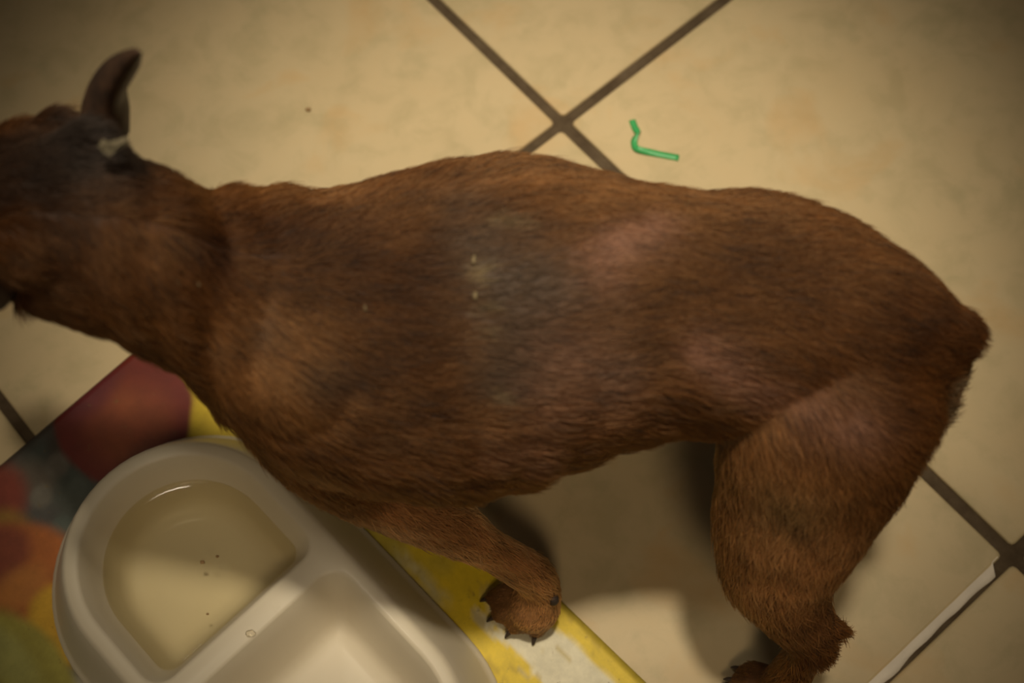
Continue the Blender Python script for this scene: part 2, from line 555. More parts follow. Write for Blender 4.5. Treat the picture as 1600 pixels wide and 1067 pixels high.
# ------------------------------------------------------------------ green strip
def build_strip():
    pts = [((0.0731, 0.4261), 0.0), ((0.0742, 0.4214), 0.05), ((0.0754, 0.4180), 0.35), ((0.0752, 0.4165), 1.15), ((0.0738, 0.4140), 0.6), ((0.0731, 0.4118), 0.25),
           ((0.0733, 0.4085), 0.3), ((0.0745, 0.4066), 0.7), ((0.0775, 0.4055), 0.55), ((0.0810, 0.4047), 0.25), ((0.0862, 0.4033), 0.05), ((0.0970, 0.4004), 0.0)]
    # resample smoothly
    P_, TW = [], []
    for k in range(len(pts) - 1):
        for s in range(4):
            i0, i1, i2, i3 = max(k - 1, 0), k, k + 1, min(k + 2, len(pts) - 1)
            t = s / 4
            q = []
            for d in range(2):
                p0, p1, p2, p3 = (pts[i][0][d] for i in (i0, i1, i2, i3))
                q.append(0.5 * (2 * p1 + (p2 - p0) * t + (2 * p0 - 5 * p1 + 4 * p2 - p3) * t * t + (3 * p1 - p0 - 3 * p2 + p3) * t ** 3))
            P_.append(Vector((q[0], q[1], 0)))
            TW.append(pts[k][1] * (1 - t) + pts[k + 1][1] * t)
    P_.append(Vector((*pts[-1][0], 0)))
    TW.append(pts[-1][1])
    bm = bmesh.new()
    prev = None
    hw, th = 0.00185, 0.00035
    for k, p in enumerate(P_):
        d = (P_[min(k + 1, len(P_) - 1)] - P_[max(k - 1, 0)]).normalized()
        side = Vector((-d.y, d.x, 0))
        c, s = math.cos(TW[k]), math.sin(TW[k])
        w = side * c + Vector((0, 0, 1)) * s
        n = -side * s + Vector((0, 0, 1)) * c
        ctr = p + Vector((0, 0, 0.0003 + th + hw * abs(s)))
        row = [bm.verts.new(ctr + w * (a * hw) + n * (b * th + 0.0003 * (1 - abs(a)))) for a, b in ((-1, -1), (0, -1), (1, -1), (1, 1), (0, 1), (-1, 1))]
        if prev:
            for q in range(6):
                bm.faces.new((prev[q], prev[(q + 1) % 6], row[(q + 1) % 6], row[q]))
        else:
            bm.faces.new(row[::-1])
        prev = row
    bm.faces.new(prev)
    mat = simple_mat('green_plastic', (0.05, 0.36, 0.11), 0.4, 0.5, 0.15, 200)
    o = new_obj('plastic_strip', mesh_from_bm('plastic_strip', bm), None, mat)
    tag(o, 'bent and twisted green plastic strip on the tile behind the dog', 'strip')


build_strip()

# ------------------------------------------------------------------ dog
# trunk stations from neck base to rump: centre x, y, z, half width, half height
TRUNK = [[-0.13, 0.2245, 0.238, 0.0277, 0.034],
    [-0.1229, 0.2249, 0.235, 0.0313, 0.04],
    [-0.1137, 0.2254, 0.226, 0.0333, 0.047],
    [-0.1046, 0.2231, 0.214, 0.0409, 0.052],
    [-0.0954, 0.2232, 0.2, 0.0481, 0.056],
    [-0.0847, 0.222, 0.192, 0.0524, 0.059],
    [-0.0733, 0.2203, 0.187, 0.0536, 0.062],
    [-0.0589, 0.2195, 0.184, 0.0573, 0.064],
    [-0.0443, 0.2207, 0.182, 0.0609, 0.065],
    [-0.0295, 0.2218, 0.182, 0.064, 0.066],
    [-0.0146, 0.2238, 0.182, 0.0648, 0.066],
    [0.0004, 0.2247, 0.184, 0.0635, 0.065],
    [0.0152, 0.224, 0.187, 0.0595, 0.063],
    [0.0297, 0.2231, 0.19, 0.054, 0.06],
    [0.0441, 0.2214, 0.193, 0.0491, 0.056],
    [0.0584, 0.2201, 0.195, 0.0461, 0.053],
    [0.0727, 0.2185, 0.195, 0.0449, 0.051],
    [0.0873, 0.2182, 0.194, 0.0453, 0.05],
    [0.1018, 0.2168, 0.193, 0.0449, 0.049],
    [0.1164, 0.2142, 0.191, 0.0428, 0.048],
    [0.131, 0.2104, 0.188, 0.0384, 0.047],
    [0.1459, 0.2065, 0.184, 0.0306, 0.045],
    [0.1573, 0.2033, 0.18, 0.0222, 0.04],
    [0.1659, 0.2003, 0.178, 0.0137, 0.03],
    [0.1699, 0.1991, 0.178, 0.0069, 0.018]]
TUBES = {'neck': [[-0.1045, 0.2261, 0.215, -0.0055, -0.0169, -0.0069, -0.0249, 0.0109, -0.0067],
    [-0.1104, 0.2219, 0.23, -0.0084, -0.0211, -0.0083, -0.0239, 0.014, -0.0115],
    [-0.1189, 0.222, 0.24, -0.0135, -0.0218, -0.0073, -0.0176, 0.018, -0.0214],
    [-0.1275, 0.2264, 0.248, -0.0155, -0.0238, -0.0078, -0.012, 0.0171, -0.0281],
    [-0.1422, 0.232, 0.256, -0.0133, -0.0265, -0.0099, -0.0093, 0.0155, -0.0288],
    [-0.1559, 0.2354, 0.262, -0.0113, -0.0264, -0.0106, -0.0083, 0.0145, -0.0273]], 'fore': [[-0.0861, 0.2184, 0.225, 0.0158, 0.0037, -0.0012, -0.0043, 0.0166, -0.0055],
    [-0.086, 0.2068, 0.19, 0.0219, 0.0077, -0.0006, -0.0097, 0.0268, -0.0094],
    [-0.0801, 0.1961, 0.155, 0.0194, 0.0115, 0.0013, -0.013, 0.0233, -0.0114],
    [-0.0686, 0.1848, 0.125, 0.0116, 0.0116, 0.0024, -0.011, 0.0138, -0.0132],
    [-0.051, 0.1764, 0.11, 0.0064, 0.011, 0.0028, -0.0083, 0.008, -0.0125],
    [-0.0338, 0.1724, 0.094, 0.0059, 0.0104, 0.0027, -0.0078, 0.0069, -0.0094],
    [-0.0204, 0.1673, 0.078, 0.0051, 0.0076, 0.0019, -0.0068, 0.0065, -0.0075],
    [-0.0061, 0.1624, 0.06, 0.0047, 0.0068, 0.0017, -0.0062, 0.0058, -0.0061],
    [0.004, 0.159, 0.045, 0.0067, 0.0061, 0.0016, -0.0059, 0.0076, -0.0043],
    [0.007, 0.1556, 0.03, 0.01, 0.0002, 0.0002, -0.0002, 0.0109, -0.0036],
    [0.0046, 0.15, 0.018, 0.0123, -0.0037, -0.0008, 0.0028, 0.0103, -0.0054]], 'hind': [[0.1236, 0.2066, 0.21, 0.0229, -0.0103, 0.0015, 0.009, 0.0178, -0.0151],
    [0.1185, 0.1923, 0.19, 0.0378, -0.0158, 0.0029, 0.0119, 0.0249, -0.0198],
    [0.1148, 0.1776, 0.168, 0.0364, -0.014, 0.0033, 0.0114, 0.0257, -0.0173],
    [0.1121, 0.1655, 0.146, 0.0313, -0.0133, 0.0024, 0.0109, 0.023, -0.0139],
    [0.1078, 0.153, 0.122, 0.0271, -0.0101, 0.0025, 0.0086, 0.0204, -0.0116],
    [0.1073, 0.1413, 0.1, 0.0235, -0.0011, 0.0041, 0.0024, 0.0174, -0.0096],
    [0.1134, 0.1312, 0.084, 0.015, 0.0052, 0.004, -0.0022, 0.0131, -0.0089],
    [0.1214, 0.1235, 0.07, 0.0109, 0.0042, 0.003, -0.0025, 0.0113, -0.0069],
    [0.1248, 0.119, 0.06, 0.0103, 0.0022, 0.0025, -0.0011, 0.0108, -0.0052]], 'hock': [[0.116, 0.1261, 0.078, 0.0024, 0.0091, 0.0023, -0.0048, 0.0039, -0.0103],
    [0.1275, 0.1247, 0.072, 0.0019, 0.0058, 0.0016, -0.0033, 0.0035, -0.0088],
    [0.1334, 0.1226, 0.07, 0.0017, 0.0038, 0.0011, -0.0015, 0.0029, -0.0073]], 'metatarsus': [[0.1253, 0.1212, 0.068, 0.0063, -0.0051, 0.0003, 0.0066, 0.0081, -0.0035],
    [0.1212, 0.1147, 0.045, 0.0062, -0.005, 0.0003, 0.007, 0.0084, -0.0036],
    [0.1169, 0.1082, 0.022, 0.0076, -0.0071, 0.0002, 0.0078, 0.0082, -0.0041],
    [0.1136, 0.1058, 0.013, 0.0081, -0.0102, -0.0003, 0.0085, 0.0068, -0.005]], 'tail': [[0.1302, 0.2096, 0.214, 0.0033, 0.0101, 0.0054, 0.0013, 0.0091, -0.0178],
    [0.1438, 0.2058, 0.213, 0.0042, 0.0093, 0.0053, 0.0002, 0.0089, -0.0157],
    [0.152, 0.2021, 0.21, 0.0047, 0.0086, 0.0052, -0.0017, 0.0081, -0.0119],
    [0.16, 0.2005, 0.207, 0.0038, 0.0085, 0.0048, -0.0019, 0.0062, -0.0095],
    [0.1631, 0.1995, 0.206, 0.0037, 0.0073, 0.0043, -0.0009, 0.0051, -0.0079]]}
TOES = {'fore': [[[0.0035, 0.1586, 0.014],
    [-0.0154, 0.158, 0.0075]],
    [[0.0026, 0.1538, 0.015],
    [-0.0127, 0.1494, 0.008]],
    [[0.0043, 0.1507, 0.015],
    [-0.0053, 0.1432, 0.008]],
    [[0.0086, 0.1513, 0.014],
    [0.005, 0.1412, 0.0078]]], 'hind': [[[0.1128, 0.1123, 0.013],
    [0.1015, 0.1178, 0.0085]],
    [[0.1122, 0.1083, 0.014],
    [0.0976, 0.113, 0.0095]],
    [[0.1117, 0.104, 0.014],
    [0.0948, 0.107, 0.0095]],
    [[0.113, 0.1012, 0.013],
    [0.1003, 0.101, 0.0085]]]}
BLOBS = [[-0.0104, 0.2283, 0.2477, 0.0166, 'grey', 0.75],
    [-0.0056, 0.2113, 0.2466, 0.0208, 'grey', 0.9],
    [0.0002, 0.1965, 0.2416, 0.0196, 'grey', 0.8],
    [-0.006, 0.1841, 0.2323, 0.0143, 'grey', 0.75],
    [0.014, 0.2099, 0.2475, 0.0153, 'grey', 0.6],
    [-0.0202, 0.2437, 0.2435, 0.0113, 'grey', 0.35],
    [-0.0051, 0.1807, 0.229, 0.0088, 'grey', 0.6],
    [0.0379, 0.2237, 0.2491, 0.0097, 'pink', 0.85],
    [0.0473, 0.2298, 0.2474, 0.0071, 'pink', 0.75],
    [0.0287, 0.2181, 0.2491, 0.0083, 'pink', 0.6],
    [0.0315, 0.2092, 0.247, 0.0066, 'pink', 0.4],
    [0.0604, 0.1882, 0.2315, 0.0093, 'pink', 0.9],
    [0.0706, 0.1831, 0.225, 0.0103, 'pink', 0.9],
    [0.0847, 0.1784, 0.2157, 0.0101, 'pink', 0.75],
    [0.1189, 0.1657, 0.2111, 0.0116, 'pink', 0.9],
    [0.1038, 0.1722, 0.2117, 0.0111, 'pink', 0.7],
    [0.0151, 0.1876, 0.2356, 0.0131, 'pink', 0.35],
    [0.026, 0.1836, 0.2295, 0.0122, 'pinkgrey', 0.45],
    [0.0078, 0.1741, 0.2198, 0.0134, 'pink', 0.35],
    [0.0281, 0.1747, 0.2152, 0.0135, 'pink', 0.25],
    [0.0049, 0.1636, 0.1954, 0.0104, 'pink', 0.35],
    [-0.0087, 0.1639, 0.2038, 0.0114, 'pink', 0.3],
    [-0.0603, 0.2237, 0.2473, 0.0223, 'dark', 0.7],
    [-0.0427, 0.2156, 0.2468, 0.0242, 'dark', 0.6],
    [-0.0799, 0.2263, 0.2491, 0.0179, 'dark', 0.7],
    [-0.0986, 0.2223, 0.2637, 0.0164, 'dark', 0.8],
    [-0.0347, 0.196, 0.2416, 0.0218, 'dark', 0.45],
    [-0.0251, 0.2168, 0.2475, 0.0154, 'dark', 0.45],
    [0.0441, 0.2007, 0.2431, 0.0175, 'dark', 0.45],
    [0.0672, 0.2173, 0.2465, 0.02, 'dark', 0.4],
    [0.0937, 0.2131, 0.2423, 0.0225, 'dark', 0.4],
    [0.1223, 0.2025, 0.2357, 0.0183, 'dark', 0.35],
    [0.1433, 0.1955, 0.2269, 0.014, 'dark', 0.5],
    [-0.041, 0.1753, 0.2232, 0.02, 'dark', 0.4],
    [-0.0527, 0.1894, 0.2369, 0.0154, 'dark', 0.35],
    [0.0682, 0.1744, 0.1975, 0.0141, 'dark', 0.4],
    [-0.0829, 0.19, 0.2392, 0.0155, 'tan', 0.6],
    [-0.0786, 0.1768, 0.2243, 0.0157, 'tan', 0.55],
    [-0.069, 0.2074, 0.2466, 0.011, 'tan', 0.3],
    [-0.0923, 0.2006, 0.2486, 0.0132, 'tan', 0.45],
    [-0.0892, 0.1809, 0.2274, 0.0135, 'tan', 0.4],
    [-0.1062, 0.2428, 0.2626, 0.0112, 'tan', 0.5],
    [-0.089, 0.2525, 0.2391, 0.0117, 'tan', 0.5],
    [-0.0719, 0.2556, 0.2317, 0.0142, 'tan', 0.4],
    [-0.0016, 0.2636, 0.2335, 0.0164, 'tan', 0.4],
    [0.0253, 0.2499, 0.2419, 0.016, 'tan', 0.4],
    [0.0594, 0.2452, 0.2375, 0.0162, 'tan', 0.35],
    [0.0931, 0.2388, 0.2365, 0.0163, 'tan', 0.35],
    [0.121, 0.225, 0.2356, 0.0163, 'tan', 0.4],
    [-0.0793, 0.1696, 0.175, 0.0147, 'tan', 0.5],
    [-0.126, 0.1975, 0.2594, 0.0131, 'tan', 0.3],
    [0.099, 0.1625, 0.199, 0.0188, 'tan', 0.35],
    [0.1047, 0.139, 0.1543, 0.0276, 'shade_lift', 0.75],
    [0.1074, 0.127, 0.1209, 0.0212, 'shade_lift', 0.7],
    [0.0992, 0.153, 0.1835, 0.0216, 'shade_lift', 0.4],
    [0.165, 0.187, 0.171, 0.013, 'pale', 0.95],
    [0.172, 0.2, 0.208, 0.016, 'dark', 0.5],
    [-0.0204, 0.1627, 0.0948, 0.0275, 'shade_lift', 0.97],
    [-0.0452, 0.1671, 0.1227, 0.0212, 'shade_lift', 0.85],
    [0.0008, 0.1567, 0.0653, 0.0201, 'shade_lift', 0.95],
    [0.0, 0.1472, 0.0311, 0.0181, 'shade_lift', 0.9],
    [0.1057, 0.1579, 0.1972, 0.0282, 'tan', 0.4],
    [0.1161, 0.1193, 0.0947, 0.0165, 'shade_lift', 0.45],
    [0.0037, 0.1572, 0.0625, 0.0144, 'tan', 0.6],
    [-0.012, 0.214, 0.2468, 0.0035, 'scab', 0.9],
    [-0.0108, 0.2034, 0.2436, 0.0031, 'scab', 0.8],
    [-0.0058, 0.2345, 0.2472, 0.0029, 'scab', 0.6],
    [0.0019, 0.2324, 0.2481, 0.0029, 'scab', 0.5],
    [-0.0108, 0.1954, 0.2401, 0.0026, 'scab', 0.5],
    [-0.0075, 0.1774, 0.2256, 0.0031, 'scab', 0.5],
    [-0.136, 0.2535, 0.287, 0.019, 'black', 0.92],
    [-0.128, 0.256, 0.278, 0.012, 'black', 0.7],
    [-0.1562, 0.2389, 0.275, 0.04, 'dark', 0.6],
    [-0.1334, 0.2607, 0.275, 0.017, 'black', 0.9],
    [-0.1381, 0.25, 0.2888, 0.0165, 'black', 0.7],
    [-0.1259, 0.2487, 0.2797, 0.0122, 'black', 0.8],
    [-0.1215, 0.2459, 0.2758, 0.0066, 'tan', 0.4],
    [-0.1511, 0.2483, 0.2868, 0.0177, 'black', 0.6],
    [-0.1653, 0.241, 0.28, 0.0202, 'black', 0.7],
    [-0.1657, 0.2181, 0.26, 0.0136, 'black', 0.6],
    [-0.1386, 0.2299, 0.2887, 0.0172, 'dark', 0.5],
    [0.0996, 0.1474, 0.1695, 0.0172, 'greyflank', 0.5],
    [0.1009, 0.1498, 0.1779, 0.0145, 'greyflank', 0.4],
    [0.1616, 0.1859, 0.1943, 0.0054, 'pale', 0.8],
    [0.1667, 0.1847, 0.17, 0.0062, 'pale', 0.8],
    [0.1676, 0.1817, 0.16, 0.0057, 'pale', 0.6],
    [0.1197, 0.1234, 0.0996, 0.0123, 'dark', 0.6],
    [0.1127, 0.1146, 0.0795, 0.0141, 'dark', 0.5],
    [-0.0662, 0.182, 0.2336, 0.0088, 'streak', 0.6],
    [-0.0885, 0.1994, 0.2456, 0.0077, 'streak', 0.6]]
FLAKES = [[-0.0116, 0.219, 0.2475],
    [-0.0117, 0.2069, 0.2455],
    [-0.1044, 0.2085, 0.262],
    [-0.1109, 0.2085, 0.265],
    [-0.0494, 0.2045, 0.2445],
    [-0.0776, 0.1883, 0.16],
    [-0.0984, 0.176, 0.135]]
EAR = [[-0.1347, 0.2583, 0.272, -0.0078, 0.0001, 0.0026, -0.0015, 0.011, -0.0047],
    [-0.133, 0.2607, 0.277, -0.0076, -0.0003, 0.0023, -0.0022, 0.0149, -0.0054],
    [-0.1312, 0.2632, 0.284, -0.0057, 0.0003, 0.0021, -0.0003, 0.0152, -0.0031],
    [-0.1266, 0.2643, 0.294, -0.0045, 0.0013, 0.0024, 0.0024, 0.0116, -0.0019],
    [-0.1205, 0.2641, 0.304, -0.003, 0.0015, 0.002, 0.0027, 0.0066, -0.0011],
    [-0.1146, 0.2627, 0.313, -0.0014, 0.001, 0.0012, 0.0015, 0.0028, -0.0006],
    [-0.1108, 0.2616, 0.318, -0.0004, 0.0003, 0.0004, 0.0004, 0.0007, -0.0002]]
TUFT = [[-0.1265, 0.2411, 0.298],
    [-0.1197, 0.2446, 0.294],
    [-0.125, 0.2384, 0.297]]
HEAD_FILL = [-0.1514, 0.2617, 0.268]


def ring_loft(bm, rings):
    vr = [[bm.verts.new(p) for p in r_] for r_ in rings]
    n = len(vr[0])
    for a, b in zip(vr, vr[1:]):
        for i in range(n):
            bm.faces.new((a[i], a[(i + 1) % n], b[(i + 1) % n], b[i]))
    for r_, fl in ((vr[0], True), (vr[-1], False)):
        c = bm.verts.new(sum((v.co for v in r_), Vector()) / n)
        for i in range(n):
            f = (r_[i], r_[(i + 1) % n], c)
            bm.faces.new(f[::-1] if fl else f)


def resample(st, per=4):
    st = np.array(st, float)
    out = []
    for k in range(len(st) - 1):
        p0, p1, p2, p3 = st[max(k - 1, 0)], st[k], st[k + 1], st[min(k + 2, len(st) - 1)]
        for s in range(per):
            t = s / per
            out.append(0.5 * (2 * p1 + (p2 - p0) * t + (2 * p0 - 5 * p1 + 4 * p2 - p3) * t * t + (3 * p1 - p0 - 3 * p2 + p3) * t ** 3))
    out.append(st[-1])
    return np.array(out)


NR = 28


def trunk_rings():
    rings = []
    for cx, cy, cz, a, b in resample(TRUNK, 3):
        a, b = max(a, 0.004), max(b, 0.006)
        ring = []
        for i in range(NR):
            t = 2 * math.pi * i / NR
            s, c = math.sin(t), math.cos(t)
            # slightly ridged back, fuller lower ribs
            w = a * (1 + 0.05 * (-c))
            ring.append(Vector((cx, cy + w * s, cz + b * c)))
        rings.append(ring)
    return rings


def tube_rings(st, caps=True):
    st = resample(st, 3)
    rings = []
    for row in st:
        C, W, D = Vector(row[0:3]), Vector(row[3:6]), Vector(row[6:9])
        rings.append([C + W * math.cos(2 * math.pi * i / NR) + D * math.sin(2 * math.pi * i / NR) for i in range(NR)])
    if caps:
        def cap(r0, r1):
            c0 = sum(r0, Vector()) / NR
            c1 = sum(r1, Vector()) / NR
            d = (c0 - c1)
            rad = min((p - c0).length for p in r0)
            d = d.normalized() * rad if d.length > 1e-9 else Vector()
            return [[c0 + d * 0.5 + (p - c0) * 0.86 for p in r0], [c0 + d * 0.85 + (p - c0) * 0.5 for p in r0]]
        e = cap(rings[-1], rings[-2])
        s = cap(rings[0], rings[1])
        rings = [s[1], s[0]] + rings + e
    return rings


def limb(pts):
    """plain round limb: (x, y, z, radius) rows"""
    pts = np.array(pts, float)
    rows = []
    for i, p in enumerate(pts):
        T = Vector(pts[min(i + 1, len(pts) - 1)][:3] - pts[max(i - 1, 0)][:3]).normalized()
        W = T.cross(Vector((0.3, 1, 0.1))).normalized()
        D = W.cross(T).normalized()
        rows.append(list(p[:3]) + list(W * p[3]) + list(D * p[3]))
    return tube_rings(rows)


def ellipsoid(bm, c, rx, ry, rz, rot=None):
    res = bmesh.ops.create_icosphere(bm, subdivisions=3, radius=1.0)
    for v in res['verts']:
        p = Vector((v.co.x * rx, v.co.y * ry, v.co.z * rz))
        if rot is not None:
            p = rot @ p
        v.co = p + Vector(c)


SK = Vector((-0.1562, 0.2389, 0.262))
HF = Vector((-0.80, 0.45, -0.16)).normalized()
HS = Vector((0, 0, 1)).cross(HF).normalized()           # the dog's left
HU = HF.cross(HS).normalized()


def head_pt(f, s, u):
    return SK + HF * f + HS * s + HU * u


FAR_FORE = [(-0.090, 0.243, 0.180, 0.030), (-0.082, 0.250, 0.150, 0.027), (-0.060, 0.255, 0.112, 0.017), (-0.066, 0.256, 0.080, 0.0125), (-0.074, 0.256, 0.045, 0.0100), (-0.078, 0.256, 0.022, 0.0105), (-0.084, 0.256, 0.0125, 0.0115)]
FAR_HIND = [(0.120, 0.226, 0.195, 0.022), (0.112, 0.232, 0.165, 0.026), (0.102, 0.240, 0.136, 0.025), (0.106, 0.248, 0.110, 0.019), (0.134, 0.256, 0.078, 0.013), (0.146, 0.255, 0.064, 0.0112), (0.142, 0.255, 0.040, 0.0100), (0.136, 0.255, 0.018, 0.0112), (0.126, 0.255, 0.0130, 0.0120)]
FAR_TOES = []
for (bx, by, dx) in ((-0.086, 0.256, -1), (0.124, 0.255, -1)):
    for k in range(4):
        o_ = (k - 1.5)
        FAR_TOES.append([[bx, by + o_ * 0.006, 0.0125], [bx + dx * (0.0165 - 0.003 * (abs(o_) > 1)), by + o_ * 0.0085, 0.0095]])


def toe_loft(bm, base, tip, r=0.0054):
    b, t = Vector(base), Vector(tip)
    mid = b.lerp(t, 0.55) + Vector((0, 0, 0.0035))
    rows = [(*b, r * 1.0), (*mid, r * 1.05), (*b.lerp(t, 0.85), r * 0.98), (*t, r * 0.72)]
    ring_loft(bm, limb(rows))


def build_body():
    bm = bmesh.new()
    ring_loft(bm, trunk_rings())
    for k in ('neck', 'fore', 'hind', 'hock', 'metatarsus', 'tail'):
        ring_loft(bm, tube_rings(TUBES[k], k != 'neck'))
    ring_loft(bm, limb(FAR_FORE))
    ring_loft(bm, limb(FAR_HIND))
    # far hock point
    ring_loft(bm, limb([(0.136, 0.256, 0.078, 0.010), (0.152, 0.255, 0.070, 0.008), (0.157, 0.255, 0.066, 0.006)]))
    for ts in (TOES['fore'], TOES['hind'], FAR_TOES):
        for b, t in ts:
            toe_loft(bm, b, t)
    # head
    st = [(-0.034, 0.020, 0.020, 0), (-0.022, 0.025, 0.025, 0), (-0.006, 0.0275, 0.0265, 0), (0.010, 0.0265, 0.0255, -0.001), (0.024, 0.0245, 0.0225, -0.003), (0.035, 0.0185, 0.0175, -0.006),
          (0.047, 0.0145, 0.0145, -0.009), (0.060, 0.0120, 0.0120, -0.0105), (0.070, 0.0100, 0.0100, -0.0105), (0.076, 0.0070, 0.0075, -0.0105)]
    rings = []
    for f_, w, h_, dz in resample(st, 3):
        rings.append([head_pt(f_, w * math.cos(2 * math.pi * i / NR), dz + h_ * math.sin(2 * math.pi * i / NR)) for i in range(NR)])
    ring_loft(bm, rings)
    for s in (-1, 1):
        ellipsoid(bm, head_pt(0.018, s * 0.016, 0.009), 0.010, 0.008, 0.007)        # brow
        ellipsoid(bm, head_pt(0.004, s * 0.017, -0.010), 0.015, 0.012, 0.013)       # cheek
        ellipsoid(bm, head_pt(-0.014, s * 0.020, 0.016), 0.012, 0.012, 0.011)       # ear root
    ellipsoid(bm, HEAD_FILL, 0.013, 0.011, 0.011)        # temple between brow and ear
    # chest front, haunch fill, perineum
    ellipsoid(bm, (-0.098, 0.223, 0.168), 0.027, 0.030, 0.038)
    ellipsoid(bm, (0.140, 0.206, 0.176), 0.022, 0.027, 0.032)
    ellipsoid(bm, (0.1590, 0.1885, 0.173), 0.0080, 0.0085, 0.020)
    # spine: low knuckles along the back, shoulder blade
    ellipsoid(bm, (-0.075, 0.192, 0.212), 0.032, 0.018, 0.028)
    ellipsoid(bm, (-0.075, 0.244, 0.206), 0.032, 0.018, 0.028)
    me = mesh_from_bm('dog_raw', bm)
    tmp = bpy.data.objects.new('dog_raw', me)
    COL.objects.link(tmp)
    rm = tmp.modifiers.new('remesh', 'REMESH')
    rm.mode = 'VOXEL'
    rm.voxel_size = 0.0019
    sm = tmp.modifiers.new('smooth', 'SMOOTH')
    sm.factor = 0.5
    sm.iterations = 8
    dg = bpy.context.evaluated_depsgraph_get()
    dg.update()
    out = bpy.data.meshes.new_from_object(tmp.evaluated_get(dg))
    bpy.data.objects.remove(tmp)
    out.name = 'dog'
    return out


dog_me = build_body()
nv_ = len(dog_me.vertices)
co = np.empty(nv_ * 3, np.float32)
dog_me.vertices.foreach_get('co', co)
co = co.reshape(-1, 3).astype(float)
nr = np.empty(nv_ * 3, np.float32)
dog_me.vertices.foreach_get('normal', nr)
nr = nr.reshape(-1, 3).astype(float)

# blend the neck into the shoulders
ed_ = np.empty(len(dog_me.edges) * 2, np.int32)
dog_me.edges.foreach_get('vertices', ed_)
ed_ = ed_.reshape(-1, 2)
deg = np.bincount(ed_.ravel(), minlength=nv_).astype(float)
blend = np.clip((-0.075 - co[:, 0]) / 0.02, 0, 1) * np.clip((co[:, 2] - 0.15) / 0.03, 0, 1) * np.clip((co[:, 0] + 0.150) / 0.02, 0, 1)
for _ in range(90):
    acc_ = np.zeros_like(co)
    for d_ in range(3):
        acc_[:, d_] = np.bincount(ed_[:, 0], co[ed_[:, 1], d_], nv_) + np.bincount(ed_[:, 1], co[ed_[:, 0], d_], nv_)
    co += (acc_ / deg[:, None] - co) * (0.6 * blend)[:, None]
dog_me.vertices.foreach_set('co', co.astype(np.float32).ravel())
dog_me.update()
tmp_n = np.empty(nv_ * 3, np.float32)
dog_me.vertices.foreach_get('normal', tmp_n)
nr = tmp_n.reshape(-1, 3).astype(float)

# loose skin folds on the nape and hollows between the ribs
crease = [((-0.120, 0.222), (0.5, 0.85), 0.0011, 210), ((-0.105, 0.222), (0.8, 0.6), 0.0008, 170)]
w_ = np.exp(-(((co[:, 0] + 0.115) / 0.028) ** 2)) * (co[:, 2] > 0.16)
ph = (co[:, 0] * 0.94 + np.abs(co[:, 1] - 0.222) * 0.34) * 2 * math.pi / 0.017
nzv = np.array([noise.noise(Vector(p) * 40) for p in co])
disp = 0.0007 * w_ * np.sin(ph + 1.6 * nzv)
wr = np.exp(-(((co[:, 0] - 0.005) / 0.05) ** 2)) * np.exp(-(((co[:, 2] - 0.175) / 0.04) ** 2))
disp += 0.0006 * wr * np.sin((co[:, 0] + 0.25 * (0.18 - co[:, 2])) * 2 * math.pi / 0.021)
disp += 0.0007 * nzv
co += nr * disp[:, None]
dog_me.vertices.foreach_set('co', co.astype(np.float32).ravel())
dog_me.update()
dog_me.vertices.foreach_get('normal', (tmpn := np.empty(nv_ * 3, np.float32)))
nr = tmpn.reshape(-1, 3).astype(float)

# ---- coat colour: where the fur is dark, tan, thin or missing, and leg fur brightened against shade
RUST = np.array([0.138, 0.054, 0.015])
KINDS = {
    'grey': (np.array([0.064, 0.040, 0.025]), 0.65), 'pink': (np.array([0.225, 0.108, 0.068]), 0.8), 'pinkgrey': (np.array([0.20, 0.115, 0.080]), 0.6),
    'dark': (np.array([0.036, 0.0125, 0.004]), 0.10), 'tan': (np.array([0.32, 0.145, 0.050]), 0.0), 'scab': (np.array([0.22, 0.16, 0.08]), 0.5),
    'black': (np.array([0.028, 0.020, 0.016]), 0.0), 'greyflank': (np.array([0.17, 0.115, 0.052]), 0.1), 'pale': (np.array([0.42, 0.31, 0.19]), 0.0),
    'streak': (np.array([0.05, 0.035, 0.025]), 0.0), 'shade_lift': (np.array([0.60, 0.29, 0.115]), 0.0)}  # last kind lightens leg and thigh fur to offset the trunk's shade
ORDER = ['tan', 'shade_lift', 'dark', 'greyflank', 'grey', 'pinkgrey', 'pink', 'streak', 'scab', 'black', 'pale']


def coat(points, jitter=None):
    """colour and bareness (0 full coat, 1 bald) at each point"""
    n = len(points)
    col = np.tile(RUST, (n, 1))
    bare = np.zeros(n)
    for kind in ORDER:
        c, bk = KINDS[kind]
        keep = np.ones(n)
        for b in BLOBS:
            if b[4] != kind:
                continue
            d = np.linalg.norm(points - np.array(b[:3]), axis=1) / b[3]
            if jitter is not None:
                d = d + jitter * 0.25
            keep *= 1 - b[5] * np.exp(-(d ** 2) * 1.1)
        wgt = 1 - keep
        col = col * (1 - wgt[:, None]) + c * wgt[:, None]
        bare = np.maximum(bare, wgt * bk)
    return col, bare


nzc = np.array([noise.fractal(Vector(p) * 60, 0.8, 2.0, 3) for p in co])
ccol, cbare = coat(co, nzc)
skin = ccol * 0.62 * (1 - cbare[:, None]) + ccol * cbare[:, None]
ca = dog_me.color_attributes.new('coat', 'FLOAT_COLOR', 'POINT')
ca.data.foreach_set('color', np.concatenate([skin, np.ones((nv_, 1))], 1).astype(np.float32).ravel())

